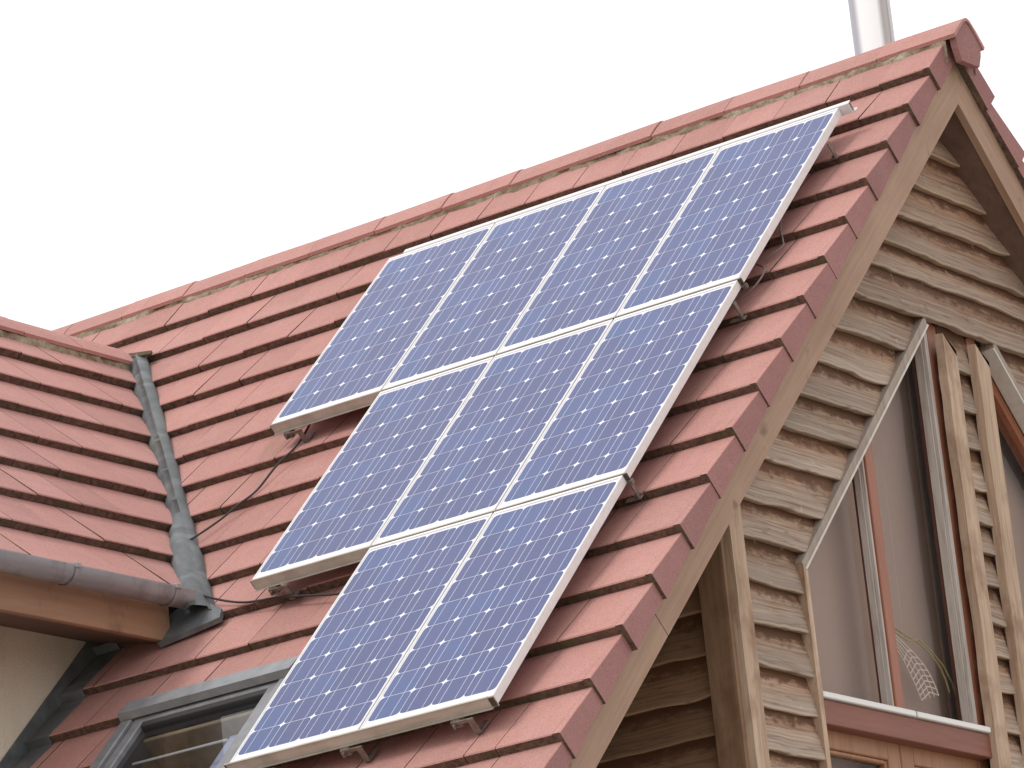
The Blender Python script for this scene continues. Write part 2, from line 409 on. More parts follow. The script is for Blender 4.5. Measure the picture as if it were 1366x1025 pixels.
def mat_glass(name, tint, ior, dirt=.05):
    t = NT(name)
    tr = t.new('ShaderNodeBsdfTransparent'); tr.inputs[0].default_value = (*tint, 1)
    gl = t.new('ShaderNodeBsdfGlossy'); gl.inputs['Roughness'].default_value = .015
    fr = t.new('ShaderNodeFresnel'); fr.inputs['IOR'].default_value = ior
    mx = t.new('ShaderNodeMixShader'); t.lk(fr.outputs[0], mx.inputs[0]); t.lk(tr.outputs[0], mx.inputs[1]); t.lk(gl.outputs[0], mx.inputs[2])
    df = t.new('ShaderNodeBsdfDiffuse'); df.inputs[0].default_value = (.45, .42, .40, 1)
    mx2 = t.new('ShaderNodeMixShader')
    n = t.noise(t.coord(), 3, 4); t.lk(t.math('MULTIPLY', n, dirt), mx2.inputs[0])
    t.lk(mx.outputs[0], mx2.inputs[1]); t.lk(df.outputs[0], mx2.inputs[2]); t.lk(mx2.outputs[0], t.out.inputs[0])
    return t.mat
M['glass'] = mat_glass('window_glass', (.92, .90, .88), 1.2)
M['glass_roof'] = mat_glass('roof_window_glass', (.80, .81, .83), 1.46, .03)

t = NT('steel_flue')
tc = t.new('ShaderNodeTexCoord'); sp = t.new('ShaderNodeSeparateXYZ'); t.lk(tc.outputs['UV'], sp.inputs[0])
c = t.ramp(sp.outputs[0], [(.0, (.36, .36, .41)), (.09, (.45, .45, .51)), (.19, (.98, .98, .98)), (.62, (.98, .98, .98)), (.73, (.44, .40, .39)), (.84, (.50, .46, .45)), (.88, (.33, .30, .30)), (.92, (.56, .53, .52)), (1, (.46, .45, .44))])  # reflections painted into the colour: white middle, grey limbs
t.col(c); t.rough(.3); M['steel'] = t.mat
t = NT('white_sill'); t.col((.74, .71, .69)); t.rough(.4); M['sill'] = t.mat
t = NT('gravel_ground'); a = t.noise(t.coord(), 8, 6, .7); b = t.noise(t.coord(), .15, 3)
t.col(t.mix(.4, t.ramp(a, [(.3, (.32, .29, .25)), (.7, (.50, .46, .40))]), t.ramp(b, [(.4, (.30, .28, .22)), (.6, (.46, .42, .37))]))); t.rough(1); M['ground'] = t.mat

# ------------------------------------------------------------------ ground
g = MB(); g.add([(-400, -400, 0), (400, -400, 0), (400, 400, 0), (-400, 400, 0)], [(0, 1, 2, 3)])
tag(g.build('ground', M['ground']), kind='structure')

# ------------------------------------------------------------------ house
YA = .634                                   # the main ridge's y
HB = Vector((-3.5, YA, 0))
house = empty('house', HB)
tag(house, 'timber clad house with salmon pink tiled roofs and a tall gable', 'house')
OFF = Vector((0, 0, ZG)) - HB
def part(mb, name, mats, parent=None, label=None, recalc=True):
    o = mb.build(name, mats, house if parent is None else parent, OFF, recalc)
    if label: o['label'] = label
    return o

EX, EB, EN = Vector((1, 0, 0)), Vector((0, S2, S2)), Vector((0, -S2, S2))       # front slope frame
HP = .13                                     # tile faces lie this far under the array plane
def roof_pt(a, b, n=0.0):                    # n above the tile plane
    return EX * a + EB * b + EN * (n - HP)
G, TT, TW = .278, .034, .245

def tile(mb, fr, a0, a1, b0, L, g, th, rnd, jit=1.0, skew=0.0):
    """one interlocking flat tile in frame fr: tilted slab with a raw lower edge"""
    o, ea, eb, en = fr
    ja = random.uniform(-.0018, .0018); jn = random.uniform(-.002, .0025); jb = random.uniform(-.003, .003); tw = random.uniform(-.002, .002)
    ja, jn, jb, tw = ja * jit, jn * jit, jb * jit, tw * jit
    def P(a, b, n): return o + ea * a + eb * b + en * n
    drop = th * L / g
    a0 += .0016; a1 -= .0016
    c = .004
    V = [P(a0 + ja, b0 + jb, jn - th), P(a1 + ja, b0 + jb, jn - th + tw),
         P(a0 + ja, b0 + jb, jn - c), P(a1 + ja, b0 + jb, jn - c + tw),
         P(a0 + ja, b0 + jb + c, jn), P(a1 + ja, b0 + jb + c, jn + tw),
         P(a0 + ja, b0 + L, -drop), P(a1 + ja + skew, b0 + L, -drop),
         P(a0 + ja, b0 + L, -drop - th), P(a1 + ja + skew, b0 + L, -drop - th)]
    F = [(0, 1, 3, 2), (2, 3, 5, 4), (4, 5, 7, 6), (6, 7, 9, 8), (8, 9, 1, 0), (0, 2, 4, 6, 8), (1, 9, 7, 5, 3)]
    mb.add(V, F, [1, 0, 0, 1, 1, 1, 1], None, rnd)

CB = [.414, .141, -.134, -.407, -.68, -.957, -1.228, -1.510, -1.797, -2.071, -2.352, -2.645, -2.922, -3.197, -3.476]
CX = [.197, .194, .190, .190, .194, .201, .208, .217, .222, .225, .230, .236, .235, .229, .220]
while len(CB) < 22: CB.append(CB[-1] - .278); CX.append(.22)
def verge(mb, fr, b0, xv, g, th, r, L, depth=.105):
    """verge tile: flat top and a hanging side flap, both stepping course by course"""
    o, ea, eb, en = fr
    def P(a, b, n): return o + ea * a + eb * b + en * n
    d = th * L / g; s = .011 * L / g; xi = xv - .028; w = .003
    jn = 0; jx = random.uniform(-.002, .002)
    xv += jx
    # outer flap face, inner face, lower (raw) edge, bottom edge
    V = [P(xv, b0, jn - w), P(xv, b0, jn - depth), P(xv - s, b0 + L, -d - w), P(xv - s, b0 + L, -depth + .006),
         P(xi, b0, jn), P(xi, b0, jn - depth), P(xi - s, b0 + L, -d), P(xi - s, b0 + L, -depth + .006),
         P(xv - w, b0, jn), P(xv - w - s, b0 + L, -d)]
    F = [(0, 1, 3, 2), (4, 6, 7, 5), (0, 8, 4, 5, 1), (1, 5, 7, 3), (8, 9, 6, 4), (0, 2, 9, 8), (2, 3, 7, 6, 9)]
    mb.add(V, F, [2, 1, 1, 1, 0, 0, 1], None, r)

# roof window opening, in slope coordinates
VX0, VX1, VB1, VB0 = -1.935, -1.165, -2.955, -4.12
# the roof carcass (dark underlay below the tiles)
NB = 22
b_eave = .414 - G * (NB - 1) - .02
mb = MB()
def slope_sheet(mb, fr, a0, a1, b0, b1, n):
    o, ea, eb, en = fr
    mb.add([o + ea * a + eb * b + en * q for q in (n, n - .02) for a, b in ((a0, b0), (a1, b0), (a1, b1), (a0, b1))],
           [(0, 1, 2, 3), (7, 6, 5, 4), (0, 4, 5, 1), (1, 5, 6, 2), (2, 6, 7, 3), (3, 7, 4, 0)])
FF = (-EN * HP, EX, EB, EN)
EB2, EN2 = Vector((0, -S2, S2)), Vector((0, S2, S2))
oB = Vector((0, 2 * YA, 0)) - EN2 * HP
FB = (oB, EX, EB2, EN2)
b_apex = YA / S2 - HP           # where the tile plane reaches the ridge line
slope_sheet(mb, FF, -8.2, .15, VB1 + .02, b_apex - .06, -.068)
slope_sheet(mb, FF, VX1 - .03, .15, b_eave, VB1 + .02, -.068)
slope_sheet(mb, FF, -8.2, VX0 + .03, b_eave, VB1 + .02, -.068)
slope_sheet(mb, FF, VX0 + .031, VX1 - .031, b_eave, VB0 - .01, -.068)
slope_sheet(mb, FB, -8.2, .15, b_eave, b_apex - .06, -.068)
roof = part(mb, 'main_roof', M['underlay'])

def front_skip(x0, x1, b0):
    # nothing inside the wing, and a hole for the roof window
    b1 = b0 + G
    ymid = (b0 + .1) * S2
    if -5.2 < x1 < min(-4.0 - ymid, -2.54) and ymid < 0: return []
    if VB0 - .02 < b0 < VB1 - .02:
        if x1 <= VX0 or x0 >= VX1: return [(x0, x1)]
        out = []
        if x0 < VX0 - .02: out.append((x0, VX0))
        if x1 > VX1 + .02: out.append((VX1, x1))
        return out
    return [(x0, x1)]
def build_front():
    mb = MB()
    for k in range(NB):
        b0 = CB[k]
        L = .335 if k else .262
        xv = CX[k]
        gk = G if k else .75; tile(mb, FF, -.03, xv - .027, b0, L, gk, TT, (q := random.random()), 0); verge(mb, FF, b0, xv, gk, TT, q, G + .035 if k else .262)
        a = -.03; w = TW if k % 2 == 0 else TW * .5
        while a > -8.2:
            for p, q in front_skip(a - w, a, b0): tile(mb, FF, p, q, b0, L, gk, TT, random.random())
            a -= w; w = TW
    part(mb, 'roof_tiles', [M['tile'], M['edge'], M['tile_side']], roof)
    mb = MB()
    for k in range(NB):
        b0 = CB[k]
        L = .335 if k else .262
        xv = .2
        gk = G if k else .75; tile(mb, FB, -.03, xv - .027, b0, L, gk, TT, (q := random.random()), 0); verge(mb, FB, b0, xv, gk, TT, q, G + .035 if k else .262)
        a = -.03; w = TW if k % 2 == 0 else TW * .5
        while a > -8.2:
            tile(mb, FB, a - w, a, b0, L, gk, TT, random.random()); a -= w; w = TW
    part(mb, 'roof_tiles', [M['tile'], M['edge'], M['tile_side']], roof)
build_front()

# ridges ------------------------------------------------------------
def ridge(name, p0, d, side, length, cap_parent, z_top, leg=.108, seg=.36, end_cap=True, n_mortar=.0):
    """angular ridge tiles along d from p0 (apex point of the ridge line, top outside surface)"""
    mb = MB(); mo = MB()
    d = Vector(d); side = Vector(side); up = Vector((0, 0, 1))
    n = int(length / seg) + 1
    prof = [(-.117, -.094), (-.06, -.038), (-.022, -.007), (0, 0), (.022, -.007), (.06, -.038), (.117, -.094)]
    inn = [(x * .93, z - .013) for x, z in prof[::-1]]
    for i in range(n):
        a, b = i * seg + .002, min((i + 1) * seg - .002, length)
        dz = random.uniform(-.003, .003); dy = random.uniform(-.003, .003)
        dz2 = random.uniform(-.003, .003)
        ring = prof + inn
        V = [p0 + d * a + side * (x + dy) + up * (z + dz) for x, z in ring] + [p0 + d * b + side * (x + dy) + up * (z + dz2) for x, z in ring]
        m = len(ring)
        F = [(k, (k + 1) % m, m + (k + 1) % m, m + k) for k in range(m)]
        np_ = len(prof)
        for base in (0, m):
            for k in range(np_ - 1): F.append((base + k, base + k + 1, base + m - 2 - k, base + m - 1 - k))
        mb.add(V, F, [0] * m + [0] * (2 * (np_ - 1)), None, random.random())
    r = part(mb, name, [M['tile'], M['edge']], cap_parent)
    # bedding mortar: an uneven strip under each lower edge
    for sgn in (-1, 1):
        rows = [[], [], [], []]
        q = .05
        while q <= length + .001:
            w = .012 * h1(q * 9, 3 + sgn) + .008 * h1(q * 31, 5)
            w2 = .006 * h1(q * 22, 8 + sgn)
            for rr, (x, z) in enumerate(((.088, -.074), (.104 + w2, -.096), (.112 + w, -.120 - w), (.106, -.20))):
                rows[rr].append(p0 + d * q + side * (sgn * x) + up * z)
            q += .02
        mo.grid(rows, 0, smooth=True)
    part(mo, name.replace('tiles', 'mortar'), M['mortar'], r)
    return r
ZT = .453
rt = ridge('ridge_tiles', Vector((.256, YA, ZT)), (-1, 0, 0), (0, 1, 0), 8.4, None, ZT)
mb = MB()
capp = [(0, -.014), (.096, -.082), (.098, -.092), (.088, -.14), (.066, -.190), (-.066, -.195), (-.088, -.14), (-.098, -.092), (-.096, -.082)]
mb.prism([(.247, YA + y, ZT + z) for y, z in capp], (-.028, 0, 0), 0, .4)
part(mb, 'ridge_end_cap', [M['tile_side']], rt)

# gable timber -------------------------------------------------------
XB = .168                                     # outer face of the barge boards
def slope_board(mb, frb, x0, x1, n0, n1, b0, b1, mitre=True, rnd=.5):
    """board along a slope, n measured from the array plane; mitred at the ridge"""
    o, ea, eb, en = frb
    def P(x, b, n):
        return o + ea * x + eb * b + en * n
    def btopn(n): return (YA - (-n) * S2 * 1.0) / S2 if False else (YA + n * S2) / S2
    V = []
    for x in (x0, x1):
        for n in (n0, n1):
            V += [P(x, b0, n), P(x, btopn(n) if mitre else b1, n)]
    U = [((p - o).dot(eb) + (0 if o.y == 0 else 40), (p - o).dot(en) + (p - o).dot(ea)) for p in V]
    mb.add(V, [(0, 1, 3, 2), (4, 6, 7, 5), (0, 4, 5, 1), (2, 3, 7, 6), (0, 2, 6, 4), (1, 5, 7, 3)], 0, U, rnd)
F0 = (Vector((0, 0, 0)), EX, EB, EN)
F0B = (Vector((0, 2 * YA, 0)), EX, EB2, EN2)
for nm, fr in (('barge_board', F0), ('barge_board', F0B)):
    mb = MB()
    slope_board(mb, fr, XB - .03, XB, -.20, -.364, -2.93, 0, rnd=.55)
    slope_board(mb, fr, XB - .03, XB - .0012, -.20, -.364, b_eave, -2.933, mitre=False, rnd=.45)
    part(mb, nm, M['barge'])
for fr in (F0, F0B):
    mb = MB()
    slope_board(mb, fr, -.6 if fr is F0 else -.2, XB - .031, -.338, -.353, b_eave, 0)
    part(mb, 'soffit', M['soffit'])

# weatherboards -------------------------------------------------------
def board(mb, yl, yr, zb, gauge, x_lip, seed, amp=.0085, horiz='y', fixed=0.0, lip=.02, res=.018, over=.03, knock=None):
    """one waney-edged board; yl/yr give the ends as functions of z"""
    rnd = random.random()
    L = max(yr(zb), yr(zb + gauge)) - min(yl(zb), yl(zb + gauge))
    n = max(3, int(L / res))
    prof = [(0, .007, -.038), (0, .0, .002), (0, .004, .005), (.10, 0, .004), (.45, 0, -.006), (1.0, 0, -.027), (1.0, over, -.031)]
    rows, uvs = [], []
    for (fv, dz, dx) in prof:
        row, uv = [], []
        z0 = zb + fv * gauge + dz
        for i in range(n + 1):
            s = i / n
            a, b = yl(z0), yr(z0)
            y = a + (b - a) * s
            w = amp * .75 * h1(y * 2.4 + seed * 3.7, seed) + amp * .3 * h1(y * 7 + seed, seed + 4) + amp * .2 * h1(y * 24, seed + 9) - amp * 2.0 * max(0, h1(y * 4.1 + seed * 2, seed + 6) - .5)
            tilt = .006 * math.sin(seed * 12.9)
            z = z0 + (w + tilt * (s - .5)) * (1 - fv)
            dxx = dx + .004 * h1(y * 9 + seed, seed + 2) * (1 - fv)
            if fv == 0 and dz < .01 and knock: pass
            p = Vector((x_lip + dxx, y, z)) if horiz == 'y' else Vector((y, fixed - (x_lip + dxx), z))
            row.append(p); uv.append((y + seed * 2.3, fv if fv < 1 else 1 + dz))
        rows.append(row); uvs.append(uv)
    mb.grid(rows, 0, rnd, uvs, False)
    # closed ends
    for j in (0, n):
        V = [r[j] for r in rows] 
        back = [Vector((p.x - .03, p.y, p.z)) if horiz == 'y' else Vector((p.x, p.y + .03, p.z)) for p in (V[-1], V[0])]
        mb.add(V + back, [tuple(range(len(V) + 2))], 0, [(0, .3)] * (len(V) + 2), rnd * .6)

XW = .032
zs_l = [-7.0, -6.6, -6.2, -5.8, -5.45, -5.1, -4.78, -4.5, -4.25, -4.0, -3.7, -3.4, -3.2, -3.05, -2.9, -2.747, -2.597, -2.447, -2.305, -2.157, -2.0, -1.85, -1.703, -1.541, -1.389, -1.246, -1.096, -.934, -.772, -.624, -.511, -.367, -.213, -.061, .06]
YWL = -.70; ZK = -1.921; YT, ZTT = .392, -.803          # window outline: left edge, kink, top corner
yl_soff = lambda z: max(z + .462, -1.117)
def y_win(z):
    if z <= ZK: return YWL - .012
    if z >= ZTT: return YT
    return YWL - .012 + (z - ZK) * (YT - YWL) / (ZTT - ZK)
wall = MB()
YC = .635                                     # centre line of the glazing
mir = lambda f: (lambda z: 2 * YC - f(z))
for i, zb in enumerate(zs_l[:-1]):
    gz = zs_l[i + 1] - zb
    seed = 1.7 * i + 2
    if zb < -.8:
        board(wall, yl_soff, lambda z: y_win(z) - .008, zb, gz, XW + .004 * math.sin(i * 2.1), seed)
        board(wall, lambda z: 2 * YC - y_win(z) + .008, lambda z: 2 * YA - yl_soff(z), zb + random.uniform(-.01, .01), gz, XW, seed + 50)
    elif zb < .02:
        board(wall, yl_soff, lambda z: 2 * YA - yl_soff(z), zb, gz, XW + .012 * (i == 28), seed, amp=.011)
zs_m = [-4.4, -4.2, -4.0, -3.8, -3.6, -3.4, -3.2, -3.05, -2.91, -2.77, -2.63, -2.49, -2.345, -2.203, -2.062, -1.925, -1.784, -1.649, -1.535, -1.399, -1.239, -1.089, -.937, -.79]
for i, zb in enumerate(zs_m[:-1]):
    board(wall, lambda z: .53, lambda z: .74, zb, zs_m[i + 1] - zb, XW - .006, 31 + i * 1.3, amp=.008)
# boarded wall core behind the cladding (solid, with the window openings left open)
mb = MB()
XC0, XC1 = -.12, -.016
def slab(poly): mb.prism([(XC1, y, z) for y, z in poly], (XC0 - XC1, 0, 0))
for sg in (0, 1):
    f = (lambda y: 2 * YC - y) if sg else (lambda y: y)
    slab([(f(-1.11), -7), (f(YWL - .03), -7), (f(YWL - .03), ZK + .01), (f(-1.11), -1.62)])
    slab([(f(-1.11), -1.615), (f(YWL - .032), ZK + .015), (f(YT - .03), ZTT + .02), (f(YT - .03), -.10)])
slab([(YT - .028, -.78), (2 * YC - YT + .028, -.78), (2 * YC - YT + .028, -.10), (YA, .12), (YT - .028, -.10)])
slab([(YWL - .029, -7), (.5245, -7), (.5245, -4.40), (YWL - .029, -4.40)]); slab([(.7455, -7), (2 * YC - YWL + .029, -7), (2 * YC - YWL + .029, -4.40), (.7455, -4.40)])
for i, zb in enumerate(zs_l[:8]):
    board(wall, lambda z: YWL - .02, lambda z: 2 * YC - YWL + .02, zb, (zs_l[i + 1] if i < 7 else -4.41) - zb, XW, 90 + i)
slab([(.525, -7), (.745, -7), (.745, -.79), (.525, -.79)])
part(mb, 'wall', M['underlay'])
gw = part(wall, 'cladding', M['board'])

# front wall under the eaves, boards running back from the corner post
YF = -1.188
fw = MB()
zs_f = [-7.0, -6.6, -6.2, -5.8, -5.4, -5.0, -4.65, -4.3, -4.0, -3.6, -3.3, -3.1, -2.95, -2.815, -2.68, -2.54, -2.398, -2.25, -2.108, -1.965, -1.82, -1.68, -1.54]
for i, zb in enumerate(zs_f[:-1]):
    board(fw, lambda z: -2.4, lambda z: -.06, zb, zs_f[i + 1] - zb, .0, 71 + 1.9 * i, amp=.008, horiz='x', fixed=YF, res=.03)
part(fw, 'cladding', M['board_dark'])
mb = MB(); mb.box((-2.5, YF + .032, -7), (-.02, YF + .15, -1.65)); part(mb, 'wall', M['underlay'])

# corner post: pale outer board, front board with its shade put into the colour
mb = MB()
def wavy_strip(mb, yl, yr, z0, z1, x, th, seed, amp=.006, top=None, mat=0, res=.03):
    n = int((z1 - z0) / res)
    rows = [[], [], [], []]
    for i in range(n + 1):
        z = z0 + (z1 - z0) * i / n
        a = yl + amp * h1(z * 4 + seed, seed) + amp * .5 * h1(z * 13, seed + 1); b = yr + amp * .3 * h1(z * 5, seed + 3)
        rows[0].append(Vector((x - th, a, z))); rows[1].append(Vector((x, a + .004, z))); rows[2].append(Vector((x, b - .004, z))); rows[3].append(Vector((x - th, b, z)))
    if top:                                       # pointed head: shear the last rows
        for r in rows:
            p = r[-1]; s = (p.y - yl) / (yr - yl); p.z += top * (.35 - s) 
    mb.grid(rows, mat, .5, None, False)
    mb.add([rows[k][-1] for k in range(4)], [(0, 1, 2, 3)], mat)
wavy_strip(mb, -1.212, -1.120, -7, -1.645, .066, .06, 4, amp=.003)
cp = part(mb, 'corner_post', M['post'])
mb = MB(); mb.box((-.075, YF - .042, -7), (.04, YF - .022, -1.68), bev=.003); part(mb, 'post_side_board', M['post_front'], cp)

# windows of the gable ------------------------------------------------
def gable_window(mirror):
    my = (lambda y: 2 * YC - y) if mirror else (lambda y: y)
    sg = -1 if mirror else 1
    ZS = -2.352
    XG = -.05
    dY, dZ = YT - YWL, ZTT - ZK; ln = math.hypot(dY, dZ); ny, nz = -dZ / ln, dY / ln      # outward normal of the raking edge
    def poly(mb, pts, x, d, mat=0, rnd=.5): mb.prism([(x, my(y), z) for y, z in pts], (d, 0, 0), mat, rnd)
    # frame: raking head, left stile, right stile behind the cover post
    fr = MB()
    off = lambda w: [(YWL, ZK), (YT, ZTT), (YT - ny * w, ZTT - nz * w), (YWL + .0 - ny * w * .6, ZK - nz * w)]
    poly(fr, off(.045), XG - .03, .055, 0)
    poly(fr, [(YWL, ZS), (YWL + .04, ZS), (YWL + .04, ZK - .02), (YWL, ZK - .003)], XG - .03, .054, 0)
    poly(fr, [(.452, ZS), (.52, ZS), (.52, ZTT + .03), (.452, ZTT + .05)], XG - .03, .08, 0)
    poly(fr, [(YT - .03, ZTT - .012), (.451, ZTT - .012), (.451, ZTT + .05), (YT - .03, ZTT + .05)], XG - .03, .062, 0)
    f = part(fr, 'window', M['frame'], None, 'tall gable window with a raking head on the right side' if mirror else 'tall gable window with a raking head on the left side')
    # mullion with weathered pale glazing beads at the exposed side
    zm = ZK + (-.10 - YWL) * dZ / dY - .02
    mu = MB(); mu.box((XG - .02, min(my(-.125), my(-.066)), ZS), (.0, max(my(-.125), my(-.066)), zm), bev=.003)
    part(mu, 'mullion', M['frame'], f)
    bd = MB()
    for y0, y1, xx, zt in ((-.137, -.1262, -.008, zm - .02), (.428, .4508, .0, ZTT - .0)):
        ya, yb = sorted((my(y0), my(y1)))
        bd.box((XG + .003, ya, ZS), (xx, yb, zt), bev=.002)
        bd.box((XG + .003, (my(y0 - .006 if not mirror else y0 - .006)) - .003, ZS), (xx - .014, (my(y0 - .006)) + .003, zt - .01))
    part(bd, 'glazing_bead', M['bead'], f)
    gl = MB()
    gl.add([(XG, my(y), z) for y, z in ((YWL + .01, ZS), (.46, ZS), (.46, ZTT), (YT, ZTT - .01), (YWL + .01, ZK - .01))], [(4, 3, 2, 1, 0) if mirror else (0, 1, 2, 3, 4)])
    part(gl, 'pane', M['glass'], f, None, False)
    # trim boards round the outside
    tr = MB()
    w = .040
    v = .009
    poly(tr, [(YWL - .004 + ny * v, ZK + nz * v), (YT + ny * v, ZTT + nz * v), (YT + ny * w + .012, ZTT + nz * w + .012), (YWL - .026, ZK + .026)], -.02, .062, 2, .5)
    poly(tr, [(YWL - .004, ZK), (YT, ZTT), (YT + ny * v, ZTT + nz * v), (YWL - .004 + ny * v, ZK + nz * v)], -.02, .066, 0, .45)
    poly(tr, [(YWL - .026, -3.4), (YWL + .002, -3.4), (YWL + .002, ZK - .002), (YWL - .026, ZK + .022)], -.02, .066, 1, .6)
    part(tr, 'window_trim', [M['trim'], M['post'], M['trim_face']], f)
    # sill and transom
    sl = MB()
    for y0, y1 in ((YWL + .004, -.078), (-.066, .452)):
        ya, yb = sorted((my(y0), my(y1)))
        sl.box((XG + .004, ya, ZS - .024), (.05, yb, ZS - .002), bev=.003)
    part(sl, 'window_sill', M['sill'], f)
    bm_ = MB(); ya, yb = sorted((my(YWL + .004), my(.464)))
    bm_.box((-.06, ya, ZS - .115), (.036, yb, ZS - .026), bev=.003)
    part(bm_, 'transom', M['beam'], f)
    # cover post beside the window
    cv = MB()
    ya, yb = sorted((my(.460), my(.560)))
    wavy_strip(cv, ya, yb, -4, -.845, .058, .034, 11 if not mirror else 23, amp=.006, top=.085 if not mirror else .085)
    part(cv, 'cover_strip', M['post'], f)
    # room behind: blind, reveal, curtain
    rm = MB()
    poly(rm, [(YWL - .045, -4.4), (.620, -4.4), (.620, ZTT + .06), (YT - .02, ZTT + .06), (YWL - .045, ZK + .06)], -.15, -.01, 0)
    for y0, y1, xa, mi in ((.548, .618, -.128, 1), (.522, .5475, -.142, 3), (.508, .5215, -.138, 2)):
        ya, yb = sorted((my(y0), my(y1)))
        rm.box((-.1495, ya, -4.4), (xa, yb, ZTT + .05), mi)
    part(rm, 'blind', [M['blind'], M['curtain'], M['plaster'], M['room_grey']], f)
    # french doors under the transom
    for (y0, y1) in ((YWL + .006, -.105), (-.098, .545)):
        dr = MB()
        zt, z0 = ZS - .105, -4.4
        st = .085
        ya, yb = sorted((my(y0), my(y1)))
        for lo, hi in (((ya, z0), (ya + st, zt)), ((yb - st, z0), (yb, zt)), ((ya + st, zt - .075), (yb - st, zt)), ((ya + st, z0), (yb - st, z0 + .15))):
            dr.box((-.075, lo[0], lo[1]), (-.022, hi[0], hi[1]), bev=.004)
        # moulded bead
        b_ = .016
        for lo, hi in (((ya + st, z0 + .15), (ya + st + b_, zt - .075)), ((yb - st - b_, z0 + .15), (yb - st, zt - .075)), ((ya + st + b_, zt - .075 - b_), (yb - st - b_, zt - .075))):
            dr.box((-.06, lo[0], lo[1]), (-.030, hi[0], hi[1]), bev=.004)
        d = part(dr, 'glazed_door', M['door'])
        gg = MB(); gg.add([(-.05, ya + st, z0 + .1), (-.05, yb - st, z0 + .1), (-.05, yb - st, zt - .07), (-.05, ya + st, zt - .07)], [(0, 1, 2, 3)])
        part(gg, 'door_pane', M['glass'], d, None, False)
gable_window(False); gable_window(True)

# wing ------------------------------------------------------------------
# slope falls to +X: z = -3.72 - X
WK = -3.72
EBW, ENW = Vector((-S2, 0, S2)), Vector((S2, 0, S2))
def wing_pt(y, X, n=0.0): return Vector((X, y, WK - X)) + ENW * n
XRW = -3.79                                  # ridge x of the wing
GW = .29
YWF = -6.0
mb = MB(); mbl = MB()
FW = (Vector((0, 0, WK)), Vector((0, 1, 0)), EBW, ENW)          # b = along slope with X = -b*S2
FWL = (Vector((2 * XRW, 0, WK)), Vector((0, 1, 0)), Vector((S2, 0, S2)), Vector((-S2, 0, S2)))
kmax = 8
for k in range(kmax):
    X0 = -2.10 - k * .205
    b0 = -X0 / S2
    L = .345
    if k == kmax - 1: L = (-XRW - .03) / S2 - b0
    y = YWF + (k % 2) * TW * .5
    y_end = -3.536 - X0 - .022
    while y < y_end - .001:
        y1 = y + TW
        last = y1 > y_end - .09
        if last: y1 = y_end
        sk = L * S2 if last else 0
        tile(mb, FW, y, y1, b0, L, GW, TT, random.random(), 1, sk)
        tile(mbl, FWL, y, y1, b0, L, GW, TT, random.random(), 1, sk)
        y = y1
sh = MB()
slope_sheet(sh, FW, YWF, .25, 2.09 / S2, (-XRW - .02) / S2, -.075)
slope_sheet(sh, FWL, YWF, .25, 2.09 / S2, (-XRW - .02) / S2, -.075)
wroof = part(sh, 'wing_roof', M['underlay'])
part(mb, 'roof_tiles', [M['tile'], M['edge']], wroof)
part(mbl, 'roof_tiles', [M['tile'], M['edge']], wroof)
ZRW = WK - XRW
ridge('ridge_tiles', Vector((XRW, .165, ZRW + .0)), (0, -1, 0), (1, 0, 0), 6.1, None, ZRW)

# wing walls, fascia, soffit, gutter
XWW = -2.53
mb = MB()
y0, y1 = YWF + .3, -1.2
mb.box((XWW - .15, y0, -7), (XWW, y1, -1.60))
mb.box((2 * XRW - XWW, y0, -7), (2 * XRW - XWW + .15, y1, -1.6))
mb.prism([(XWW - .151, y0, -7), (2 * XRW - XWW + .151, y0, -7), (2 * XRW - XWW + .151, y0, -1.5), (XRW, y0, -.2), (XWW - .151, y0, -1.5)], (0, .15, 0))
part(mb, 'wing_wall', M['render'])
mb = MB(); mb.box((-2.15, YWF, -1.825), (-2.12, -1.60, -1.69), bev=.003)
fa = part(mb, 'fascia_board', M['fascia'])
mb = MB()
mb.add([(-2.151, YWF, -1.822), (-2.151, -1.4, -1.822), (XWW + .0, -1.2, -1.735), (XWW + .0, YWF, -1.735)], [(0, 1, 2, 3)])
part(mb, 'wing_soffit', M['soffit'], fa)

gt = MB()
gx, gz, gr = -2.040, -1.664, .053
YG0, YG1 = YWF, -1.605
prof = []
for k in range(13):
    a = math.pi + math.pi * k / 12
    prof.append((gx + gr * math.cos(a), gz + gr * math.sin(a) * 1.02))
prof = prof + [(gx + gr + .002, gz + .006), (gx + gr - .006, gz + .007)]
inn = [(gx + (x - gx) * .93, gz + (z - gz) * .93) for x, z in prof[:13][::-1]]
ring = prof + inn
V = [Vector((x, YG0, z)) for x, z in ring] + [Vector((x, YG1, z)) for x, z in ring]
m = len(ring)
gt.add(V, [(k, (k + 1) % m, m + (k + 1) % m, m + k) for k in range(m)], 0, None, .5, True)
gut = part(gt, 'gutter', M['gutter'])
mb = MB()
for k in range(12): pass
cap = [Vector((x, YG1, z)) for x, z in prof]
mb.add(cap + [p + Vector((0, .006, 0)) for p in cap], [tuple(range(len(cap))), tuple(range(2 * len(cap) - 1, len(cap) - 1, -1))] + [(k, (k + 1) % len(cap), len(cap) + (k + 1) % len(cap), len(cap) + k) for k in range(len(cap))])
part(mb, 'gutter_end', M['gutter'], gut)
for yb in (-1.70, -2.235, -3.1, -4.0, -4.9):
    mb = MB()
    rr = [(gx + (x - gx) * 1.07, gz + (z - gz) * 1.07) for x, z in prof[:13]]
    rows = [[Vector((x, yb + dy, z)) for x, z in rr] for dy in (-.012, .012)]
    mb.grid(rows, 1)
    mb.box((gx + gr - .012, yb - .014, gz - .006), (gx + gr + .010, yb + .014, gz + .014), 0, bev=.003)
    part(mb, 'gutter_bracket', [M['clip'], M['gutter']], gut)

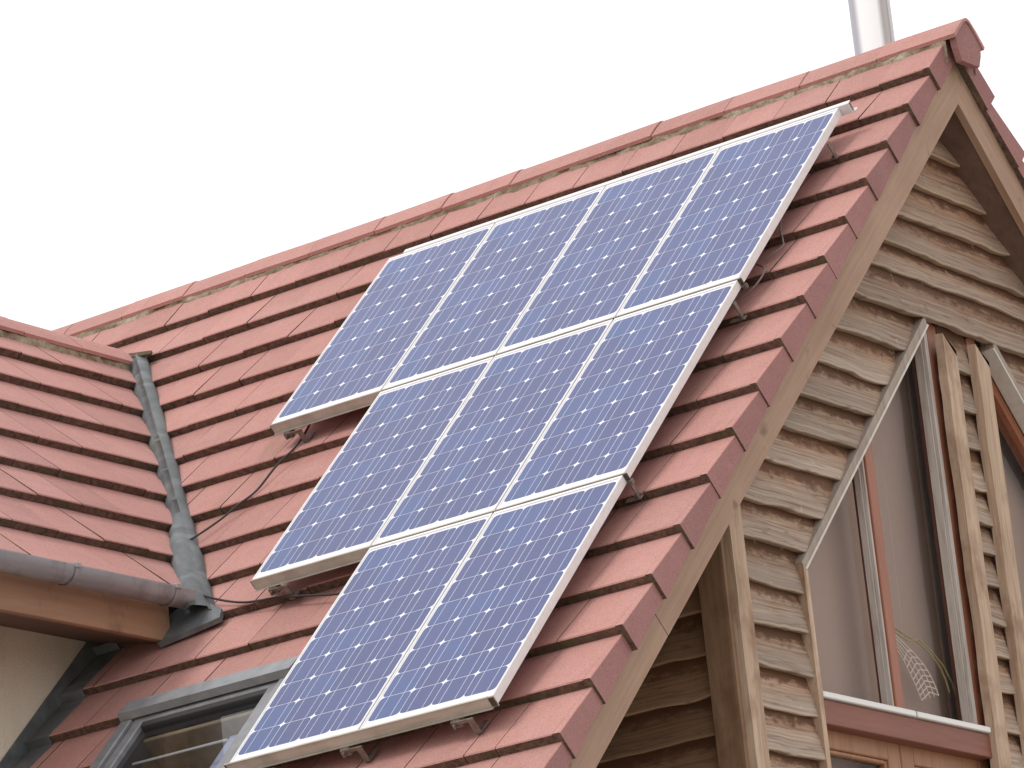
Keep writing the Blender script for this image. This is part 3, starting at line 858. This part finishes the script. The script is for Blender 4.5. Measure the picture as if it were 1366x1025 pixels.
# valley lead: sheet dressed over both slopes, lapped every 0.6 m and lipping over each tile
def valley_center(y): return Vector((-3.536 - y, y, y - .184))
mb = MB()
dv = Vector((-1, 1, 1)).normalized()
ys = [.175 - i * .01 for i in range(int((.175 + 1.575) / .01) + 1)]
rows = []
for i, y in enumerate(ys):
    f = (.175 - y) / 1.8
    c = valley_center(y)
    # directions across the valley inside each slope
    dm = Vector((1, 0, 0)) - dv * Vector((1, 0, 0)).dot(dv); dm.normalize()      # lies in the main slope? projected below
    dm = (EX - dv * EX.dot(dv)).normalized()                                      # in the main slope plane (both EX and dv lie in it)
    ew = Vector((0, -1, 0)); dw = (ew - dv * ew.dot(dv)).normalized()             # in the wing slope plane
    q = min(1, max(0, (f - .60) / .2)); q = q * q * (3 - 2 * q)
    wR = .056 - .022 * f + .003 * h1(y * 7, 2)
    wL = .026 + .010 * f + .050 * q + .003 * h1(y * 9, 6) - .012 * (((y + .07) / .205) % 1.0) * (1 - q * .6)
    lap = .006 * (1 - ((.18 - y) / .62) % 1.0)
    ctr = c + Vector((0, 0, 1)) * (.036 + lap + .0015 * h1(y * 6, 11))
    R1 = c + dm * wR + EN * (.006 + lap * .5); L1 = c + dw * wL + ENW * (.006 + lap * .5)
    Rm = c + dm * wR * .5 + EN * (.022 + lap + .0015 * h1(y * 7, 21)); Lm = c + dw * wL * .5 + ENW * (.024 + lap + .0015 * h1(y * 7, 31))
    R2 = R1 - EN * .03; L2 = L1 - ENW * .03
    rows.append([L2, L1, Lm, ctr, Rm, R1, R2])
mb.grid(rows, 0, .5, None, True)
lead = part(mb, 'valley_lead', M['lead'])
# foot of the valley: a skirt lapped over the tile course beside the fascia
mb = MB()
sk = [(-2.17, -2.25), (-1.99, -2.29), (-1.90, -2.34), (-1.872, -2.408), (-1.97, -2.436), (-2.13, -2.475), (-2.19, -2.42)]
top = [roof_pt(a, b, .008 + .01 * (k in (0, 1))) for k, (a, b) in enumerate(sk)]
mb.prism(top, -EN * .02)
part(mb, 'lead_skirt', M['lead'], lead)
# dark plate painting the shaded opening at the head of the valley
mb = MB()
c = valley_center(.17)
mb.prism([roof_pt(-3.77, .16, .035), roof_pt(-3.61, .135, .022), roof_pt(-3.60, .105, .022), roof_pt(-3.765, .115, .035)], -EN * .012)
part(mb, 'valley_opening_shade', M['edge'], lead)

# stepped lead soakers where the main roof meets the wing wall
mb = MB()
for k in range(10, 22):
    b0 = CB[k]
    a0, a1 = XWW - .01, -2.405
    r = [roof_pt(a1, b0 - .004, .004), roof_pt(a1, b0 + G, -TT + .006), roof_pt(XWW + .02, b0 + G, -TT + .006), roof_pt(XWW + .02, b0 - .004, .004)]
    mb.prism(r, EN * -.006)
    lp = [roof_pt(a1, b0 - .004, .005), roof_pt(XWW + .01, b0 - .004, .005), roof_pt(XWW + .01, b0 - .008, -.04), roof_pt(a1, b0 - .008, -.04)]
    mb.prism(lp, EB * -.004)
mb.prism([roof_pt(XWW + .004, -5.4, -.06), roof_pt(XWW + .004, -2.2, -.06), roof_pt(XWW + .004, -2.2, .035), roof_pt(XWW + .004, -5.4, .035)], (.006, 0, 0))
part(mb, 'step_flashing', M['lead'])

# roof window -------------------------------------------------------------
def rb(mb, a0, a1, b0, b1, n0, n1, mat=0, bev=.003):
    mb.box((a0, b0, n0), (a1, b1, n1), mat, FF, .5, bev)
mb = MB()
rb(mb, VX0, VX0 + .05, VB0, VB1 - .115, -.07, .062); rb(mb, VX1 - .05, VX1, VB0, VB1 - .115, -.07, .062)
rb(mb, VX0 + .051, VX1 - .051, VB1 - .13, VB1 - .02, -.07, .05)
rb(mb, VX0 - .0, VX1 + .0, VB0 - .075, VB0 - .001, -.07, .045)
rw = part(mb, 'roof_window', M['velux'])
mb = MB()
V = []
hp = [(VB1 - .002, .0), (VB1 - .002, .055), (VB1 - .02, .078), (VB1 - .105, .088), (VB1 - .112, .060)]
mb.prism([roof_pt(VX0 - .004, b, n) for b, n in hp], EX * (VX1 - VX0 + .008))
part(mb, 'roof_window_hood', M['velux'], rw)
mb = MB()
rb(mb, VX0 + .056, VX0 + .10, VB0, VB1 - .125, -.05, .05); rb(mb, VX1 - .10, VX1 - .056, VB0, VB1 - .125, -.05, .05)
rb(mb, VX0 + .101, VX1 - .101, VB1 - .155, VB1 - .125, -.05, .046, 1)
part(mb, 'sash', [M['velux'], M['gasket']], rw)
mb = MB()
mb.add([roof_pt(a, b, .03) for a, b in ((VX0 + .09, VB0), (VX1 - .09, VB0), (VX1 - .09, VB1 - .15), (VX0 + .09, VB1 - .15))], [(0, 1, 2, 3)])
part(mb, 'roof_window_pane', M['glass_roof'], rw, None, False)
mb = MB()
rb(mb, VX0 + .075, VX0 + .095, VB0, VB1 - .155, -.30, -.0, 0); rb(mb, VX1 - .095, VX1 - .075, VB0, VB1 - .155, -.30, -.0, 0)
rb(mb, VX0 + .096, VX1 - .096, VB1 - .185, VB1 - .165, -.30, -.0, 0)
rb(mb, VX0 + .14, VX1 - .20, VB1 - .34, VB1 - .328, .005, .012, 2)
rb(mb, VX0 + .1, VX1 - .1, VB0, VB1 - .19, -.34, -.305, 1)
rb(mb, VX0 + .25, VX0 + .36, VB0 + .01, VB1 - .22, -.304, -.16, 3)
rb(mb, VX0 + .46, VX1 - .101, VB0 + .01, VB1 - .19, -.304, -.06, 4)  # pale blue slab added as the sky reflected in the pane
part(mb, 'window_lining', [M['pine'], M['dark'], M['sill'], M['plaster'], M['pale_blue']], rw)

# flue behind the ridge -----------------------------------------------------
mb = MB()
fx, fy = -.54, 1.3
rows, uvs = [], []
for z in (-.3, .4, 1.0, 1.7):
    row, uv = [], []
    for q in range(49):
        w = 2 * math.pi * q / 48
        # seam side is q = 0; u runs from limb to limb and places the painted reflections
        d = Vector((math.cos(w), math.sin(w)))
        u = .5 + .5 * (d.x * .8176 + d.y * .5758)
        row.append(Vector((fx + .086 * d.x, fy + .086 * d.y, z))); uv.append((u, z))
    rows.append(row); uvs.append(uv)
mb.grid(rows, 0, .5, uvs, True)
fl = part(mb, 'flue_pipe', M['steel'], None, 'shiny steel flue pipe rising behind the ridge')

# ------------------------------------------------------------------ solar panels
SC = 1.0057
PW, PH, PT = .537 * SC, 1.209 * SC, .034
GR, GC = .0153 * SC, .0075 * SC
A0 = EX * -.042 + EB * .0736 + EN * -.03            # the array's top right corner
A_LOC = lambda a, b, n: A0 + (EX * a + EB * b + EN * n) + Vector((0, 0, ZG))
def make_panel():
    root = empty('solar_panel', (0, 0, 0), (R45, 0, 0))
    fr = MB()                                      # local: x centred, y up the slope from the lower edge, z out
    fw = .0065
    hx = PW / 2
    for x0, x1 in ((-hx, -hx + fw), (hx - fw, hx)): fr.box((x0, 0, -PT), (x1, PH, 0), 0, bev=.0012)
    for y0, y1 in ((0, .014), (PH - .014, PH)): fr.box((-hx + fw + .0003, y0, -PT), (hx - fw - .0003, y1, -.0004), 0, bev=.0012)
    fr.build('frame', M['alu'], root)
    sh = MB()
    sh.box((-hx + fw + .0002, .0142, -.012), (hx - fw - .0002, PH - .0142, -.0032))
    bs = sh.build('backsheet', M['sheet'], root)
    ce = MB()
    pu, pv, cw, ch, r = .1298, .1282, .1276, .1257, .0165
    y0 = .037
    for j in range(9):
        for i in range(4):
            cx, cy = (i - 1.5) * pu, y0 + (j + .5) * pv
            P = []
            for sx, sy, a0 in ((1, 1, 0), (-1, 1, 90), (-1, -1, 180), (1, -1, 270)):
                for q in range(4):
                    a = math.radians(a0 + 30 * q)
                    # soft cut corner between a straight chamfer and a round
                    P.append((cx + sx * (cw / 2 - r) + r * math.cos(a), cy + sy * (ch / 2 - r) + r * math.sin(a), -.0029))
            ce.add(P, [tuple(range(16))], 0, None, random.random())
            for bx in (-.031, .031):
                ce.add([(cx + bx - .0011, cy - pv / 2, -.0026), (cx + bx + .0011, cy - pv / 2, -.0026), (cx + bx + .0011, cy + pv / 2, -.0026), (cx + bx - .0011, cy + pv / 2, -.0026)], [(0, 1, 2, 3)], 1)
    ce.build('cells', [M['cell'], M['bus']], root)
    return root
proto = make_panel()
def copy_thing(src):
    r = src.copy(); scene.collection.objects.link(r)
    for ch in list(src.children):
        c = ch.copy(); scene.collection.objects.link(c); c.parent = r
        for gch in list(ch.children):
            d = gch.copy(); scene.collection.objects.link(d); d.parent = c
    return r
pos = ['leftmost', 'second from left', 'third from left', 'rightmost']
labels = {
    (0, 3): 'blue solar panel at the left end of the top row, overhanging bare tiles',
    (0, 2): 'second blue solar panel from the left in the top row of four',
    (0, 1): 'third blue solar panel from the left in the top row of four',
    (0, 0): 'blue solar panel at the right end of the top row, nearest the gable peak',
    (1, 2): 'blue solar panel at the left end of the middle row of three',
    (1, 1): 'centre blue solar panel of the middle row of three',
    (1, 0): 'blue solar panel at the right end of the middle row of three',
    (2, 1): 'left blue solar panel of the bottom pair, overlapping the roof window',
    (2, 0): 'right blue solar panel of the bottom pair, lowest on the verge side',
}
first = True
for row, cnt in ((0, 4), (1, 3), (2, 2)):
    for i in range(cnt):
        o = proto if first else copy_thing(proto); first = False
        a = -(i * (PW + GC)) - PW / 2
        b = -(row * (PH + GR)) - PH
        o.location = A_LOC(a + random.uniform(-.0008, .0008), b + random.uniform(-.0008, .0008), 0)
        tag(o, labels[(row, i)], 'solar panel', 'solar panels on the roof')

# ------------------------------------------------------------------ mounting rails (hollow channels under the row joints) with roof hooks
def rail(aL, aR, b_top, label, hooks, low=False, head=False):
    root = empty('mounting_rail', A_LOC(aL, b_top, -PT))
    off = Vector((0, 0, ZG)) - root.location
    mb = MB()
    fr = (A0, EX, EB, EN)
    def bx(lo, hi, m=0): mb.box(lo, hi, m, fr, .5)
    D = -PT - .006
    if head:                                  # along the top edge: a channel just above the panels, its lip showing
        bx((aL, b_top + .005, D), (aR, b_top + .009, .0005), 3); bx((aL, b_top + .0092, -.002), (aR, b_top + .030, .0015), 3)
        bx((aL, b_top + .0092, D), (aR + .012, b_top + .034, D + .003), 3); bx((aR - .002, b_top + .0092, D + .0032), (aR - .0008, b_top + .026, -.0022), 2)
    elif low:                                 # along the bottom edge: open channel facing down the slope
        bx((aL, b_top - .008, -.0005), (aR - .022, b_top - .0006, .0018)); bx((aL, b_top - .004, D), (aR, b_top - .0006, -.0008))
        bx((aL, b_top - .013, D - .0025), (aR - .022, b_top - .0006, D - .0002))
        bx((aL, b_top - .0075, D), (aL + .003, b_top - .0042, -.0008), 1); bx((aR - .022, b_top - .008, D + .004), (aR - .002, b_top - .0042, -.005), 1)
    else:
        bx((aL + PW + GC, b_top - .0150, -.007), (aR, b_top - .0064, -.0035), 1)  # dark filler strip painting the deep shadow in the row gap
        bx((aL, b_top - .0060, D), (aR, b_top - .0012, -.0006)); bx((aL, b_top - .0150, D - .0025), (aL + PW + GC, b_top - .0012, D - .0002))
        bx((aL - .003, b_top - .0058, D + .002), (aL - .0004, b_top - .003, -.004), 1)
        bx((aR + .0005, b_top - .012, D), (aR + .009, b_top - .004, -.002), 1)
        bx((aR + .002, b_top - .020, D - .004), (aR + .018, b_top - .002, D + .012), 2)
    mb.build('channel', [M['rail'], M['rail_in_shade'], M['hook'], M['alu']], root, off)
    for a in hooks:
        hk = MB()
        def hb(lo, hi): hk.box(lo, hi, 0, fr, .5, .0015)
        b = b_top - .01
        hb((a - .018, b - .0125, D - .032), (a + .018, b + .02, D - .0035)); hb((a - .016, b - .018, D - .018), (a + .074, b - .0122, D - .0045))         # clamp under the rail
        hb((a - .006, b - .03, D - .026), (a + .002, b - .0120, D - .010))        # bolt end
        hb((a + .05, b - .020, -.107), (a + .074, b - .014, D - .0044))         # bent leg to the tile
        hb((a + .05, b - .0150, -.107), (a + .074, b + .05, -.1035))        # foot sliding under the tile above
        hk.build('roof_hook', M['hook'], root, off)
    tag(root, label, 'mounting rail', 'aluminium rails carrying the panels')
Lw = lambda n: -(n * PW + (n - 1) * GC)
rail(Lw(4) + .07, .042, 0.0, 'aluminium rail along the upper edge of the top row, end poking out near the ridge', (-.40, -1.1), head=True)
rail(Lw(4) - .004, .004, -PH - .0005, 'aluminium rail between the top and middle rows, left end hollow over bare tiles', (-.40, -.98, Lw(4) + .06))
rail(Lw(3) - .004, .004, -(2 * PH + GR) - .0005, 'aluminium rail between the middle and bottom rows, left end above the roof window', (-.40, -.7, Lw(3) + .075))
rail(Lw(2) - .018, .002, -(3 * PH + 2 * GR), 'aluminium rail under the bottom pair of panels, right end hollow', (-.17, -.62, -.985), low=True)

# side brackets peeping out under the right edge of the array
for b, nm in ((-.205, 'upper'), (-1.33, 'middle'), (-2.45, 'lower')):
    root = empty('roof_bracket', A_LOC(-.02, b, -.09)); off = Vector((0, 0, ZG)) - root.location
    mb = MB(); fr = (A0, EX, EB, EN)
    mb.box((-.05, b - .012, -.108), (.016, b + .012, -.103), 0, fr, .5, .001)
    mb.box((.002, b - .010, -.1035), (.007, b + .010, -.036), 0, fr, .5, .001)
    mb.build('plate', M['hook'], root, off)
    mb = MB(); mb.tube([A_LOC(-.006, b, -.103) - Vector((0, 0, ZG)), A_LOC(-.006, b, -.094) - Vector((0, 0, ZG))], .006, 6)
    mb.build('bolt', M['hook'], root, off)
    tag(root, {'upper': 'small metal bracket under the right edge of the top row', 'middle': 'small metal bracket under the right edge of the middle row, near its top', 'lower': 'small metal bracket beside the right edge of the bottom pair, near its top'}[nm], 'bracket', 'brackets under the array edge')

# ------------------------------------------------------------------ cables
def smooth_path(pts, n=6):
    out = []
    for i in range(len(pts) - 1):
        p0 = pts[max(i - 1, 0)]; p1 = pts[i]; p2 = pts[i + 1]; p3 = pts[min(i + 2, len(pts) - 1)]
        for k in range(n):
            t = k / n
            out.append(.5 * ((2 * p1) + (p2 - p0) * t + (2 * p0 - 5 * p1 + 4 * p2 - p3) * t * t + (-p0 + 3 * p1 - 3 * p2 + p3) * t ** 3))
    return out + [pts[-1]]
def cable(name, pts, r, mat, label):
    P = [roof_pt(*(p if len(p) == 3 else (*p, .006))) for p in pts]
    base = P[0] + Vector((0, 0, ZG))
    mb = MB(); mb.tube(smooth_path(P), r, 6)
    tag(mb.build(name, mat, None, Vector((0, 0, ZG)) - base), label, 'cable').location = base
cable('cable', [(-2.09, -1.0, .05), (-2.12, -1.06, .02), (-2.131, -1.193), (-2.17, -1.314), (-2.186, -1.477), (-2.242, -1.555), (-2.286, -1.632), (-2.343, -1.74, .02), (-2.391, -1.795, .03)], .0045, M['cable'], 'dark cable running down the tiles from the top row to the lead valley')
cable('cable', [(-2.19, -2.099, .035), (-2.106, -2.186, .03), (-1.957, -2.283, .024), (-1.786, -2.355, .012), (-1.614, -2.391, .012), (-1.478, -2.429, .012), (-1.286, -2.489, .012), (-1.1, -2.52, .012)], .0048, M['cable'], 'dark cable looping from the valley foot across to the middle row of panels')
cable('cable', [(-.18, -.30, .03), (-.149, -.388, .02), (-.114, -.515, .03), (-.105, -.618, .01), (-.05, -.74), (-.034, -.795), (-.09, -.86)], .0038, M['cable_grey'], 'thin grey cable loop beside the right edge of the top row')
cable('cable', [(-.10, -.90, .02), (-.038, -.967, .02), (-.035, -1.062, .02), (-.08, -1.117, .01), (-.13, -1.161, .01), (-.2, -1.22, .01)], .0038, M['cable_grey'], 'thin grey cable loop where the top and middle rows meet')

# ------------------------------------------------------------------ lace ornament hung inside the left gable window
XO = -.085
lo_ = MB()
def arc(f0, f1, n=14): return [f0 + (f1 - f0) * i / n for i in range(n + 1)]
# a curved net: outer and inner rims with cross threads
outer = [(.02, -2.0), (.10, -2.02), (.16, -2.035), (.24, -2.02), (.32, -2.05), (.40, -2.10), (.45, -2.16), (.48, -2.24)]
rims = []
def interp(path, s):
    x = s * (len(path) - 1); i = min(int(x), len(path) - 2); f = x - i
    return (path[i][0] * (1 - f) + path[i + 1][0] * f, path[i][1] * (1 - f) + path[i + 1][1] * f)
inner = [(.03, -2.055), (.08, -2.085), (.115, -2.12), (.145, -2.16), (.17, -2.195), (.19, -2.225), (.205, -2.255)]
mid = [(.03, -2.00), (.12, -2.045), (.19, -2.075), (.25, -2.11), (.29, -2.145), (.315, -2.18), (.335, -2.22)]
far = [(.03, -1.985), (.15, -2.015), (.23, -2.03), (.31, -2.06), (.37, -2.105), (.40, -2.15), (.42, -2.20)]
for q in range(5):
    f = q / 4
    path = []
    for i in range(13):
        a, b = interp(inner, i / 12), interp(mid, i / 12)
        path.append(Vector((XO, a[0] * (1 - f) + b[0] * f, a[1] * (1 - f) + b[1] * f)))
    lo_.tube(path, .0030, 5)
for i in range(1, 9):
    s = .22 + .78 * i / 8
    a, b = interp(inner, s), interp(mid, s)
    lo_.tube([Vector((XO, a[0], a[1])), Vector((XO, (a[0] + b[0]) / 2, (a[1] + b[1]) / 2 + .022)), Vector((XO, b[0], b[1]))], .0030, 5)
for path in (far, outer):
    lo_.tube([Vector((XO, y, z)) for y, z in path], .0036, 5, 1)
lo_.tube([Vector((XO, .13, -2.03)), Vector((XO, .14, -1.6)), Vector((XO, .14, -1.25))], .0006, 4)
base = Vector((XO, .2, -2.26 + ZG))
tag(lo_.build('lace_ornament', [M['lace'], M['lace_y']], None, Vector((0, 0, ZG)) - base), 'curved pale net ornament hanging behind the left gable window pane', 'ornament').location = base
